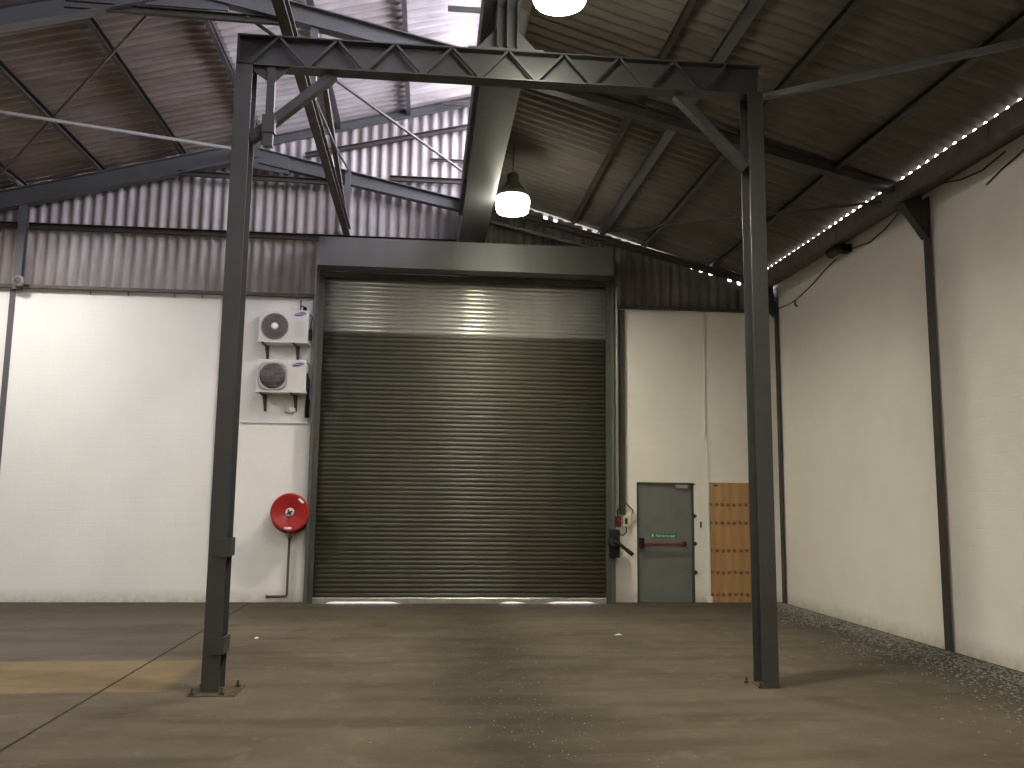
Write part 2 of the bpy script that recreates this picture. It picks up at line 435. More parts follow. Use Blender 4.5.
# valley gutter (box) over the girder and eaves gutter on the right
bm = bmesh.new(); prism(bm, [(-.24, .36), (-.24, 0), (.24, 0), (.24, .36), (.225, .36), (.225, .015), (-.225, .015), (-.225, .36)], (.72, YR, 6.66), (.72, YB, 6.66))
tag(obj('valley_gutter', bm, M['brown_steel']), 'brown steel box gutter running along the top of the valley girder', 'gutter')
bm = bmesh.new()
prism(bm, [(-.2, .395), (-.2, .155), (.258, .32), (.258, .4), (.243, .4), (.243, .33), (-.185, .175), (-.185, .395)], (5.92, YR, 5.25), (5.92, YB+.12, 5.25))
gut = obj('eaves_gutter', bm, M['brown_steel']); tag(gut, 'dark box gutter along the top of the right wall below the daylight gaps', 'gutter')
bm = B((box, 5.712, 5.722, 8.02, 8.05, 5.41, 5.63)); obj('joint_strap', bm, M['dark_steel'], gut)
bm = B((box, 5.712, 5.722, 11.4, 11.43, 5.41, 5.63)); obj('joint_strap', bm, M['dark_steel'], gut)

# ------------------------------------------------------------------ valley girder
g = thing('valley_girder', (.71, 11.4, 6.12), 'deep grey steel girder running from the portal beam to the back wall above the lamps', 'girder')
bm = bmesh.new(); prism(bm, I_poly(.44, .54, .02, .014), (.71, 8.2, 6.12), (.71, YB-.02, 6.12)); obj('beam', bm, M['grey_steel'], g)
for yy in (9.9, 11.4, 13.0):
    bm = B((box, .51, .7, yy-.006, yy+.006, 6.14, 6.64), (box, .72, .91, yy-.006, yy+.006, 6.14, 6.64)); obj('stiffener', bm, M['grey_steel'], g)

# ------------------------------------------------------------------ building frames
def poly_web(bm, pts, y, t=.01):
    """vertical plate in the XZ plane"""
    a = [bm.verts.new((x, y-t/2, z)) for x, z in pts]; b = [bm.verts.new((x, y+t/2, z)) for x, z in pts]
    bm.faces.new(a); bm.faces.new(b[::-1]); n = len(pts)
    for i in range(n): bm.faces.new((a[i], a[(i+1) % n], b[(i+1) % n], b[i]))
def raft(bm, x0, zb0, zt0, x1, zb1, zt1, y, w=.15, tf=.014):
    poly_web(bm, [(x0, zb0), (x1, zb1), (x1, zt1), (x0, zt0)], y)
    for z0, z1, s in ((zb0, zb1, 1), (zt0, zt1, -1)):
        prism(bm, [(-w/2, 0), (w/2, 0), (w/2, tf*s), (-w/2, tf*s)], (x0, y, z0), (x1, y, z1))
def frame(Y, label, far):
    hl, tl = (.46, .145) if far else (.37, .10)
    t = thing('roof_frame', (XR, Y, 0), label, 'steel frame', 'grey steel frames carrying the two roof slopes')
    mg = M['grey_steel']
    xr = -2.95
    bm = bmesh.new()
    raft(bm, XL, zl(XL)-hl, zl(XL)-tl, xr, zl(xr)-hl, zl(xr)-tl, Y); obj('rafter', bm, mg, t)
    zt = (lambda x: 7.62-.213*(x+2.985)) if far else (lambda x: 7.487-.2247*(x+1.443))
    bm = bmesh.new(); raft(bm, xr, zt(xr)-.26, zt(xr), .6, zt(.6)-.21, zt(.6), Y); obj('rafter', bm, mg, t)
    # ridge gusset
    bm = bmesh.new(); poly_web(bm, [(xr-.45, zl(xr-.45)-hl-.02), (xr+.5, zt(xr+.5)-.32), (xr+.5, zt(xr+.5)-.02), (xr, zt(xr)), (xr-.45, zl(xr-.45)-tl-.04)], Y-.02, .03)
    obj('ridge_gusset', bm, mg, t)
    zb = lambda x: 5.94-.249*(x-4.15)
    hr_ = .10 if far else .15
    dz = 0 if far else .14
    bm = bmesh.new(); prism(bm, C_poly(.06, .09), (xr-1.35, Y+.03, zl(xr-1.35)-hl-.01+dz), (xr+1.25, Y+.03, zl(xr-1.35)-hl-.05+dz)); obj('collar_tie', bm, M['dark_steel'], t)
    bm = bmesh.new(); raft(bm, .9, zb(.9), zb(.9)+hr_, 6.0, zb(6.0), zb(6.0)+hr_, Y, .14); obj('rafter', bm, M['dark_steel'], t)
    # haunch and column against the right wall
    bm = bmesh.new(); poly_web(bm, [(5.7, zb(5.7)+.02), (6.1, zb(5.7)+.05), (6.14, 4.98)], Y, .012)
    prism(bm, R_poly(.13, .014), (5.74, Y, zb(5.74)-.01), (6.12, Y, 4.98), (1, 0, 1)); obj('haunch', bm, M['dark_steel'], t)
    bm = bmesh.new(); prism(bm, I_poly(.15, .16), (6.05+.08+.02, Y, 0), (6.05+.08+.02, Y, 5.5), (1, 0, 0))
    for v in bm.verts: v.co.x -= .005
    obj('column', bm, M['dark_steel'], t)
    return t
frame(YN, 'grey steel frame crossing above the portal beam, its column halfway along the right wall', False)
frame(YF+.1, 'grey steel frame against the gable sheeting, its column in the far right corner', True)

# verge rafter under the upper part of the left roof, on the gable
bm = bmesh.new(); prism(bm, C_poly(.07, .15), (-2.9, YB+.02, zl(-2.9)-.19), (.78, YB+.02, zl(.78)-.19))
tag(obj('verge_rafter', bm, M['grey_steel']), 'sloping grey channel along the gable top, directly under the left roof edge', 'rafter')

# gable girts
GG = 'steel girts across the gable sheeting'
bm = bmesh.new(); prism(bm, C_poly(.08, .1), (XL, YB+.02, 6.09), (.45, YB+.02, 6.09))
tag(obj('gable_girt', bm, M['dark_steel']), 'long level dark girt across the gable sheeting just above the shutter hood', 'girt', GG)
bm = bmesh.new(); prism(bm, C_poly(.07, .08), (-2.2, YB+.02, 7.57), (.75, YB+.02, 8.28))
tag(obj('gable_girt', bm, M['dark_steel']), 'sloping girt on the bright gable sheeting, parallel to the roof edge', 'girt', GG)
bm = bmesh.new(); prism(bm, C_poly(.07, .09), (-.75, YB+.02, 7.22), (.7, YB+.02, 7.22))
tag(obj('gable_girt', bm, M['dark_steel']), 'short level girt on the gable sheeting right above the frame rafter by the girder', 'girt', GG)
bm = bmesh.new(); prism(bm, C_poly(.04, .05), (-.05, YB+.02, 7.62), (.7, YB+.02, 7.62))
tag(obj('gable_girt', bm, M['dark_steel']), 'thin short girt on the bright gable sheeting beside the girder, under the sloping one', 'girt', GG)

# ledge angles on top of the white walls
LG = 'steel angles along the top of the back walls'
led = bmesh.new(); prism(led, L_poly(.1, .07), (XL, YB-.05, 5.06), (SX0-.05, YB-.05, 5.06))
o = obj('ledge_angle', led, M['brown_steel']); tag(o, 'brown steel angle along the top of the white wall left of the shutter', 'angle', LG)
for x in (-5.6, -5.0, -4.25, -3.8):
    bm = bmesh.new(); tube(bm, [(x, YB-.045, 5.07), (x, YB-.06, 5.02), (x+.015, YB-.07, 4.99)], .008, 6); obj('hook', bm, M['dark_steel'], o)
bm = bmesh.new(); prism(bm, L_poly(.08, .06), (SX1+.05, YB-.03, 5.06), (6.1, YB-.03, 5.06))
tag(obj('ledge_angle', bm, M['dark_steel']), 'dark steel angle along the top of the white wall above the grey door', 'angle', LG)

# gable post at the left, its lower flange let into the wall
t = thing('gable_post', (-6.8, YB, 0), 'grey steel post at the far left of the back wall, below the frame rafter', 'post')
bm = bmesh.new(); prism(bm, I_poly(.12, .12), (-6.72, YF+.06, 5.02), (-6.72, YF+.06, 6.46), (0, 1, 0)); obj('post', bm, M['grey_steel'], t)
bm = B((box, -6.885, -6.80, YB-.03, YB-.002, 0, 5.05)); obj('wall_flange', bm, M['grey_steel'], t)
bm = bmesh.new(); lathe(bm, [(.0, .07), (.06, .07), (.085, .055), (.09, 0), (.0, 0)], (-6.64, YF-.01, 5.13), 'Y', 24)
rb = tag(obj('round_junction_box', bm, M['steel_lit']), 'round grey junction box at the foot of the grey gable post', 'junction box')
bm = bmesh.new(); lathe(bm, [(0, .012), (.05, .012), (.055, 0), (0, 0)], (-6.64, YF-.08, 5.13), 'Y', 20); obj('lid', bm, M['brown_steel'], rb)

# ------------------------------------------------------------------ purlins
def purlin(x, zf, wdt, h, side):
    bm = bmesh.new(); z = zf(x)-.026-h-.004
    prism(bm, [(-wdt/2, 0), (wdt/2, 0), (wdt/2, .007), (-wdt/2+.007, .007), (-wdt/2+.007, h-.007), (wdt/2, h-.007), (wdt/2, h), (-wdt/2, h)], (x, YR, z), (x, YB+.05, z))
    if side:
        for v in bm.verts: v.co.x = 2*x-v.co.x
    return bm
PL = 'steel purlins under the left roof slope'
for x, lab in ((-6.78, 'lowest purlin under the left roof slope, over the grey gable post'),
               (-5.55, 'dark purlin under the left roof slope, second up from the gable post'),
               (-4.24, 'dark purlin under the left roof slope, third up from the gable post'),
               (-2.96, 'purlin over the ridge of the frames, just left of the left portal column top'),
               (-1.66, 'purlin under the left roof slope, over the hanging runway beam'),
               (-.45, 'purlin under the brightest part of the left roof slope, nearest the girder')):
    tag(obj('purlin', purlin(x, zl, .07, .1, False), M['dark_steel'] if x < -3.5 else M['grey_steel']), lab, 'purlin', PL)  # lighter steel near the roof window stands in for daylight on the purlins
PR = 'steel purlins under the right roof slope'
for x, wd, mat, lab in ((2.5, .06, 'dark_steel', 'slim purlin under the right roof slope, nearest the lamps and girder'),
                        (3.03, .13, 'grey_steel', 'broad purlin coloured lighter for lamplight under the right roof slope, second from the girder'),  # lamplight on this purlin is put into its lighter steel
                        (3.78, .07, 'dark_steel', 'dark purlin under the right roof slope, passing over the right portal column'),
                        (5.0, .08, 'dark_steel', 'dark purlin under the right roof slope, nearest the eaves gutter')):
    tag(obj('purlin', purlin(x, zr, wd, .07, True), M[mat]), lab, 'purlin', PR)

# ------------------------------------------------------------------ bracing
BR = 'slim bracing rods of the roofs'
def rod(p, q, r, lab, mat='grey_steel', grp=BR):
    bm = bmesh.new(); tube(bm, [p, q], r, 8)
    return tag(obj('bracing_rod', bm, M[mat]), lab, 'rod', grp)
def zlu(x): return zl(x)-.42
rod((-7.35, YN, zlu(-7.35)-.03), (-3.1, 14.45, zlu(-3.1)+.06), .028, 'light grey bracing rod under the left roof, falling towards the left portal column', 'steel_lit')
rod((-3.3, YN+.1, zlu(-3.3)+.1), (-7.3, 14.3, zlu(-7.3)+.1), .018, 'dull bracing rod close under the left roof sheets, crossing the lighter rod', 'brown_steel')
rod((-2.25, YN, 7.36), (.78, 14.45, 7.16), .022, 'straight dark bracing rod slanting down across the bright gable to the girder', 'dark_steel')
rod((3.05, 14.42, 6.35), (5.83, YN+.1, 5.5), .02, 'thin dark rod under the right roof from the far gable to the column haunch', 'dark_steel')
bm = bmesh.new(); prism(bm, L_poly(.06, .06), (1.0, 14.42, 6.42), (2.72, 14.42, 6.03))
tag(obj('angle_strut', bm, M['grey_steel']), 'light steel angle sloping down behind the lamp to the right end of the shutter hood', 'strut')
bm = bmesh.new(); prism(bm, [(-.025, -.03), (.025, -.03), (.025, .03), (-.025, .03)], (3.31, 8.2, 5.84), (5.42, 6.5, 5.74))
tag(obj('tie_beam', bm, M['grey_steel']), 'level grey tie running from the right portal column head towards the right wall', 'beam')

# ------------------------------------------------------------------ runway beam hung from the frames
t = thing('runway_beam', (-1.45, 10, 6.2), 'hanging twin-flange runway beam above the left part of the portal, ending at the shutter hood', 'beam')
bm = bmesh.new(); prism(bm, I_poly(.11, .16, .012, .03), (-1.44, YR, 6.17), (-1.44, YB+.0, 6.17)); obj('beam', bm, M['brown_steel'], t)
for Y, zt, mm in ((YN, 7.3, 'grey_steel'), (YF, 7.28, 'grey_steel')):
    bm = bmesh.new(); prism(bm, R_poly(.09, .09), (-1.44, Y, 6.33), (-1.44, Y, zt), (0, 1, 0))
    obj('hanger', bm, M[mm], t)
bm = bmesh.new(); prism(bm, R_poly(.07, .07), (-1.44, YN+.1, 7.28), (-1.44, YF-.1, 6.36)); obj('diagonal_brace', bm, M['brown_steel'], t)
bm = bmesh.new(); tube(bm, [(-1.40, YN+.05, 6.36), (-1.40, 12.2, 6.72), (-1.42, YF-.06, 7.25)], .018, 8); obj('tie_rod', bm, M['grey_steel'], t)

# ------------------------------------------------------------------ freestanding portal frame
YP = 8.03
pf = thing('portal_frame', (.69, YP, 0), 'freestanding charcoal steel portal with zigzag ribs on its beam in the middle of the floor', 'portal frame')
mp = M['portal_steel']
def column(xc, zt):
    bm = bmesh.new(); prism(bm, I_poly(.155, .24, .012, .009), (xc, YP, .015), (xc, YP, zt), (0, 1, 0))
    return obj('column', bm, mp, pf)
XCL, XCR = -1.814, 3.232
# I_poly runs from the front flange (y = YP) to the back flange (y = YP+.21)
cl = column(XCL, 5.83); cr = column(XCR, 5.83)
for col, xc in ((cl, XCL), (cr, XCR)):
    big = xc < 0
    bm = B((box, xc-.16 if big else xc-.09, xc+.24 if big else xc+.09, YP-.12 if big else YP-.01, YP+.32 if big else YP+.26, .0, .008)); obj('base_plate', bm, M['dusty'], col)
    spots = [(xc-.13, YP-.08), (xc+.12, YP-.08), (xc+.19, YP+.24), (xc-.13, YP+.27)] if big else [(xc-.1, YP+.0), (xc-.145, YP+.24)]
    for x, y in spots:
        bm = bmesh.new(); z0 = .008 if big else 0
        tube(bm, [(x, y, z0), (x, y, z0+.06)], .011, 8); lathe(bm, [(.0, z0), (.022, z0), (.022, z0+.022), (0, z0+.022)], (x, y, 0), 'Z', 6, False)
        obj('anchor_bolt', bm, M['bolt'], col)
for z0, z1 in ((1.17, 1.33), (.33, .47)):
    bm = B((box, XCL+.078, XCL+.1, YP-.012, YP+.245, z0, z1), (box, XCL+.0, XCL+.1, YP-.014, YP-.002, z0, z1)); obj('batten_plate', bm, mp, cl)
bm = B((box, XCR+.03, XCR+.078, YP-.005, YP+.01, 5.83, 5.97)); obj('end_lug', bm, M['grey_steel'], pf)
# beam : I section, front flange edges towards the camera
bz0, bz1 = 5.80, 6.11
bm = bmesh.new(); prism(bm, I_poly(.17, bz1-bz0, .014, .012), (XCL-.075, YP+.085, bz0), (XCR+.07, YP+.085, bz0))
box(bm, XCL-.078, XCL-.066, YP, YP+.2, bz0, bz1)
bw = obj('beam', bm, mp, pf)
# zigzag flat bars welded between the flanges
x = -1.504
pitchz = .5562
for i in range(9):
    xt = -1.504+i*pitchz
    if xt > 3.15: break
    for s in (-1, 1):
        xb = xt+s*pitchz/2
        if xb < -1.84 or xb > 3.2: continue
        bm = bmesh.new()
        for yy in (YP+.004,):
            p, q = V(xt+s*.012, yy, bz1-.016), V(xb-s*.012, yy, bz0+.016)
            d = (q-p).normalized(); n = V(-d.z, 0, d.x)
            ln = .035
            vs = []
            for e in (p, q):
                for a, b_ in ((-.011, 0), (.011, 0), (.011, ln), (-.011, ln)): vs.append(bm.verts.new(e+n*a+V(0, b_, 0)))
            for f in ((0, 1, 2, 3), (4, 5, 6, 7), (0, 1, 5, 4), (1, 2, 6, 5), (2, 3, 7, 6), (3, 0, 4, 7)): bm.faces.new([vs[k] for k in f])
        obj('zigzag_rib', bm, mp, pf)
# knee braces
for p, q in (((XCL+.07, YP+.13, 5.10), (-.98, YP+.13, 5.8)), ((XCR-.07, YP+.13, 5.06), (2.45, YP+.13, 5.8))):
    bm = bmesh.new(); prism(bm, R_poly(.1, .085), p, q); obj('knee_brace', bm, mp, pf)
# hanging bracket under the beam
hb = bmesh.new(); box(hb, -1.60, -1.525, YP+.02, YP+.075, 5.3, 5.8)
hbo = obj('hanger', hb, mp, pf)
bm = bmesh.new(); poly_web(bm, [(-1.80, 5.8), (-1.60, 5.66), (-1.525, 5.66), (-1.40, 5.8)], YP+.05, .012); obj('gusset', bm, mp, hbo)
bm = B((box, -1.625, -1.505, YP+.0, YP+.09, 5.13, 5.31), (box, -1.61, -1.52, YP+.01, YP+.08, 5.0, 5.13)); obj('end_block', bm, mp, hbo, bevel=.006)
# stub carrying the girder end on top of the beam
st = bmesh.new(); prism(st, I_poly(.3, .21, .012, .012), (.605, YP+.14, 6.13), (.605, YP+.14, 6.66), (1, 0, 0))
sto = obj('stub_column', st, M['grey_steel'], pf)
bm = B((box, .32, 1.07, YP+.0, YP+.26, bz1, bz1+.018)); obj('base_plate', bm, M['grey_steel'], sto)
bm = B((box, .58, .85, YP-.01, YP+.28, 6.64, 6.66)); obj('cap_plate', bm, M['grey_steel'], sto)
bm = B((box, .702, .718, YP-.005, YP+.12, 6.14, 6.64)); obj('stiffener', bm, M['grey_steel'], sto)
for tri in ([(.815, 6.13), (1.04, 6.13), (.815, 6.38)], [(.605, 6.13), (.38, 6.13), (.605, 6.38)]):
    bm = bmesh.new(); poly_web(bm, tri, YP+.1, .012); obj('gusset', bm, M['grey_steel'], sto)

# ------------------------------------------------------------------ roller shutter
YS = 14.62
rs = thing('roller_shutter', (.65, YS, 0), 'tall closed steel roller shutter with clean upper slats and grimy lower slats', 'roller shutter')
bm = bmesh.new(); pitch_s = .0755; z = .09; prev = None; x0, x1 = -1.80, 3.10
k = 0
zs = []
while z < 5.66:
    zs.append((z, YS)); k += 1
    z += pitch_s/8
rows = []
for i, (zz, yy) in enumerate(zs):
    ph = (i % 8)/8.
    off = -.019*sin(PI*ph)**.8 if ph else 0
    rows.append((bm.verts.new((x0, yy+off, zz)), bm.verts.new((x1, yy+off, zz))))
for i, (a, b_) in enumerate(zip(rows, rows[1:])):
    f = bm.faces.new((a[0], a[1], b_[1], b_[0])); f.smooth = True
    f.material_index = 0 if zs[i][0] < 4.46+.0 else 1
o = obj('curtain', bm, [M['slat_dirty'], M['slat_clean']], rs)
m_ = o.modifiers.new('sheet thickness', 'SOLIDIFY'); m_.thickness = .003; m_.offset = -1
# bottom rail, sagging on to the floor in the middle
bm = bmesh.new(); n = 60; prev = None
def foot(x):
    u = (x-x0)/(x1-x0)
    up_ = 0.
    for a, b_ in ((.05, .29), (.63, .71), (.79, .955)):
        e = min((u-a)/.02, (b_-u)/.02, 1.); up_ = max(up_, e)
    return .004+.026*max(0, up_)
for i in range(n+1):
    x = x0+(x1-x0)*i/n; zf = foot(x)
    a = [bm.verts.new(p) for p in ((x, YS-.03, zf), (x, YS+.02, zf), (x, YS+.02, .1), (x, YS-.005, .1), (x, YS-.03, .075))]
    if prev:
        for j in range(5): bm.faces.new((prev[j], prev[(j+1) % 5], a[(j+1) % 5], a[j]))
    else: bm.faces.new(a)
    prev = a
bm.faces.new(prev); obj('bottom_rail', bm, M['galv'], rs)
for s, xg in ((1, x0), (-1, x1)):
    bm = bmesh.new()
    # U channel guide open towards the curtain plus a fixing angle on the wall
    xo = xg-s*.10
    for xa, xb, ya, yb in ((xo, xg+s*.04, YS-.055, YS-.045), (xo, xg+s*.04, YS+.035, YS+.045), (xo, xo+s*.01, YS-.055, YS+.045)):
        box(bm, min(xa, xb), max(xa, xb), ya, yb, 0, 5.62)
    gd = obj('guide', bm, M['door_dark'], rs)
    bm = B((box, min(xo, xo+s*.05), max(xo, xo+s*.05), YS-.075, YS-.056, .0, 5.5)); obj('cover_strip', bm, M['hood'], gd)
for xa, xb in ((SX0-.02, x0-.08), (x1+.08, SX1+.04)):
    bm = B((box, xa, xb, YS+.05, YB, 0, 5.6)); obj('jamb', bm, M['dark_steel'], rs)
# hood
hx0, hx1 = -1.825, 3.08
bm = bmesh.new(); prism(bm, [(0, 5.47), (0, 5.475), (.0, 5.91), (.06, 5.95), (.36, 5.95), (.36, 5.47)][::-1], (hx0, 14.40, 0), (hx1, 14.40, 0))
for v in bm.verts: pass
ho = obj('hood', bm, M['hood'], rs)
bm = B((box, hx0+.03, hx1-.03, 14.46, YB, 5.38, 5.469)); obj('throat', bm, M['dark_steel'], rs)

# operator with crank on the right guide
op = thing('shutter_crank', (3.22, 14.55, .68), 'black crank gearbox with a slanting handle on the right guide of the shutter', 'crank')
bm = B((box, 3.10, 3.27, 14.46, 14.55, .76, 1.22)); obj('gearbox', bm, M['black'], op, bevel=.01)
bm = bmesh.new(); lathe(bm, [(0, .06), (.06, .06), (.085, .045), (.09, 0), (0, 0)], (3.15, 14.46, 1.0), 'Y', 20); obj('wheel', bm, M['black'], op)
bm = bmesh.new(); tube(bm, [(3.17, 14.41, 1.03), (3.24, 14.38, .99), (3.42, 14.34, .85)], .03, 10); hd = obj('handle', bm, M['black'], op)
bm = bmesh.new(); tube(bm, [(3.36, 14.35, .895), (3.46, 14.33, .815)], .036, 10); obj('grip', bm, M['black'], hd)

# ------------------------------------------------------------------ electrics right of the shutter
bm = bmesh.new(); box(bm, 3.325, 3.43, YB-.05, YB-.001, 1.46, 5.04)
tag(obj('cable_trunking', bm, M['dark_steel']), 'dark brown vertical cable trunking on the wall right of the shutter', 'trunking')
bm = bmesh.new(); tube(bm, [(3.255, YB-.14, 5.42), (3.255, YB-.14, 1.6)], .018, 8)
tag(obj('conduit', bm, M['white_plastic']), 'thin pale conduit running down beside the right shutter guide', 'conduit', 'conduits on the back wall')
t = thing('control_box', (3.42, YB-.05, 1.3), 'cream control box with a dark window below the brown trunking', 'switch box')
bm = B((box, 3.37, 3.49, YB-.09, YB-.001, 1.27, 1.45)); obj('case', bm, M['yellow_box'], t, bevel=.006)
bm = B((box, 3.405, 3.45, YB-.094, YB-.088, 1.31, 1.41)); obj('window', bm, M['black'], t)
t = thing('stop_button', (3.3, YB-.05, 1.25), 'small red and black button box left of the cream control box', 'switch')
bm = B((box, 3.255, 3.345, YB-.08, YB-.001, 1.26, 1.44)); obj('case', bm, M['dark_red'], t, bevel=.006)
bm = bmesh.new(); lathe(bm, [(0, .03), (.025, .03), (.03, .02), (.02, 0), (0, 0)], (3.3, YB-.08, 1.36), 'Y', 16); obj('button', bm, M['red'], t)
t = thing('socket_box', (3.57, YB-.04, 1.4), 'small cream socket box beside the door frame', 'socket')
bm = B((box, 3.53, 3.61, YB-.06, YB-.001, 1.37, 1.49)); obj('case', bm, M['yellow_box'], t, bevel=.006)
bm = bmesh.new(); tube(bm, [(3.41, YB-.03, 1.75), (3.43, YB-.04, 1.66), (3.5, YB-.05, 1.6), (3.55, YB-.05, 1.55), (3.57, YB-.04, 1.47)], .012, 8)
tag(obj('cable', bm, M['brown_steel']), 'curved cable from the trunking to the small cream socket box', 'cable', 'cables on the back wall')
bm = bmesh.new(); tube(bm, [(3.30, YB-.05, 1.44), (3.28, YB-.06, 1.52), (3.31, YB-.06, 1.57), (3.36, YB-.05, 1.55)], .012, 8)
tag(obj('cable', bm, M['black']), 'short black cable loop above the red button box', 'cable', 'cables on the back wall')
bm = bmesh.new(); tube(bm, [(3.43, YB-.05, 1.28), (3.44, YB-.06, 1.18), (3.38, YB-.07, 1.12), (3.32, YB-.08, 1.13), (3.29, YB-.1, 1.2)], .01, 8)
tag(obj('cable', bm, M['black']), 'thin black cable hanging from the cream control box to the crank gearbox', 'cable', 'cables on the back wall')

# white conduit above and beside the plywood
t = thing('conduit', (4.88, YB, 0), 'white vertical conduit on the wall between the grey door and the plywood', 'conduit', 'conduits on the back wall')
bm = bmesh.new(); tube(bm, [(4.885, YB-.014, 5.12), (4.87, YB-.014, 4.3), (4.865, YB-.014, 3.6), (4.88, YB-.014, 2.86)], .013, 8); obj('pipe', bm, M['white_plastic'], t)
bm = B((box, 4.84, 4.90, YB-.03, YB-.001, 2.78, 2.9)); obj('joint_box', bm, M['white_plastic'], t, bevel=.008)
bm = B((box, 4.875, 4.905, YB-.022, YB-.001, .05, 2.78)); obj('casing_strip', bm, M['white_plastic'], t)
bm = B((box, 4.85, 4.93, YB-.05, YB-.001, .0, .1)); obj('foot', bm, M['white_plastic'], t, bevel=.01)

# small dark latch on the wall between door and plywood
bm = B((box, 4.745, 4.77, YB-.02, YB-.001, 1.26, 1.36), (box, 4.755, 4.765, YB-.035, YB-.02, 1.29, 1.33))
tag(obj('wall_latch', bm, M['dark_steel']), 'small dark latch plate on the white pier right of the grey door', 'latch')

# plywood
bm = B((box, 4.925, 5.95, YB-.022, YB-.001, 0, 2.035))
ply = tag(obj('plywood_sheet', bm, M['ply']), 'orange brown plywood sheet on the wall, partly hidden by the right portal column', 'plywood')
bm = B((box, 4.99, 5.07, YB-.024, YB-.021, 1.97, 2.0)); obj('stamp', bm, M['dark_steel'], ply)

# ------------------------------------------------------------------ door
d = tag(bpy.data.objects.new('door_1', None), 'closed grey steel fire exit door with a red push bar and green sign', 'door', None, 'structure')
C.objects.link(d); d.location = ((DX0+DX1)/2, YB, 0)
bm = B((box, DX0, DX0+.035, YB-.005, YB+.12, 0, DZ), (box, DX1-.035, DX1, YB-.005, YB+.12, 0, DZ), (box, DX0, DX1, YB-.005, YB+.12, DZ-.035, DZ)); obj('door_frame', bm, M['door_dark'], d)
bm = B((box, DX0+.03, DX1-.03, YB+.03, YB+.075, .0, DZ-.02)); obj('door_leaf', bm, M['door_paint'], d)
yl = YB+.03
pb = bmesh.new(); tube(pb, [(3.72, yl-.09, .985), (4.44, yl-.09, .985)], .022, 12); pbo = obj('push_bar', pb, M['panic_red'], d)
bm = B((box, 3.675, 3.745, yl-.12, yl, .90, 1.08)); obj('end_bracket', bm, M['black'], pbo, bevel=.012)
bm = B((box, 4.43, 4.48, yl-.11, yl, .95, 1.02)); obj('end_bracket', bm, M['black'], pbo, bevel=.008)
bm = B((box, 4.31, 4.53, yl-.06, yl, 1.93, 1.985)); cl_ = obj('door_closer', bm, M['galv'], d, bevel=.006)
bm = bmesh.new(); tube(bm, [(4.5, yl-.04, 1.985), (4.58, yl-.06, 1.995), (4.66, yl-.05, 2.0)], .01, 8); obj('closer_arm', bm, M['dark_steel'], cl_)
for z0 in (.47, .95, 1.42):
    bm = bmesh.new(); tube(bm, [(DX1+.008, YB-.018, z0), (DX1+.008, YB-.018, z0+.07)], .014, 8); box(bm, DX1-.01, DX1+.045, YB-.012, YB-.002, z0+.015, z0+.055); obj('hinge', bm, M['dark_steel'], d)
# sign
sg = B((box, 3.875, 4.34, yl-.006, yl-.001, 1.075, 1.155)); sgo = obj('exit_sign', sg, M['green'], d)
bm = text_bm('Push bar to open', .062, lambda u, v: V(4.14+u*.78, yl-.0075, 1.113+v)); obj('lettering', bm, M['print_white'], sgo)
# running figure pictogram
bm = bmesh.new()
def pic(pts):
    vs = [bm.verts.new((3.885+u*.001, yl-.0075, 1.08+v*.001)) for u, v in pts]; bm.faces.new(vs)
pic([(34+7*cos(a*PI/5), 60+7*sin(a*PI/5)) for a in range(10)])
pic([(24, 54), (36, 50), (32, 30), (22, 32)]); pic([(22, 34), (30, 32), (20, 18), (6, 16), (6, 22), (17, 24)])
pic([(26, 34), (33, 34), (44, 20), (40, 4), (34, 6), (37, 19)]); pic([(34, 50), (46, 42), (52, 44), (52, 39), (45, 36), (32, 43)]); pic([(24, 54), (12, 46), (8, 38), (13, 36), (16, 43), (26, 48)])
obj('pictogram', bm, M['print_white'], sgo)

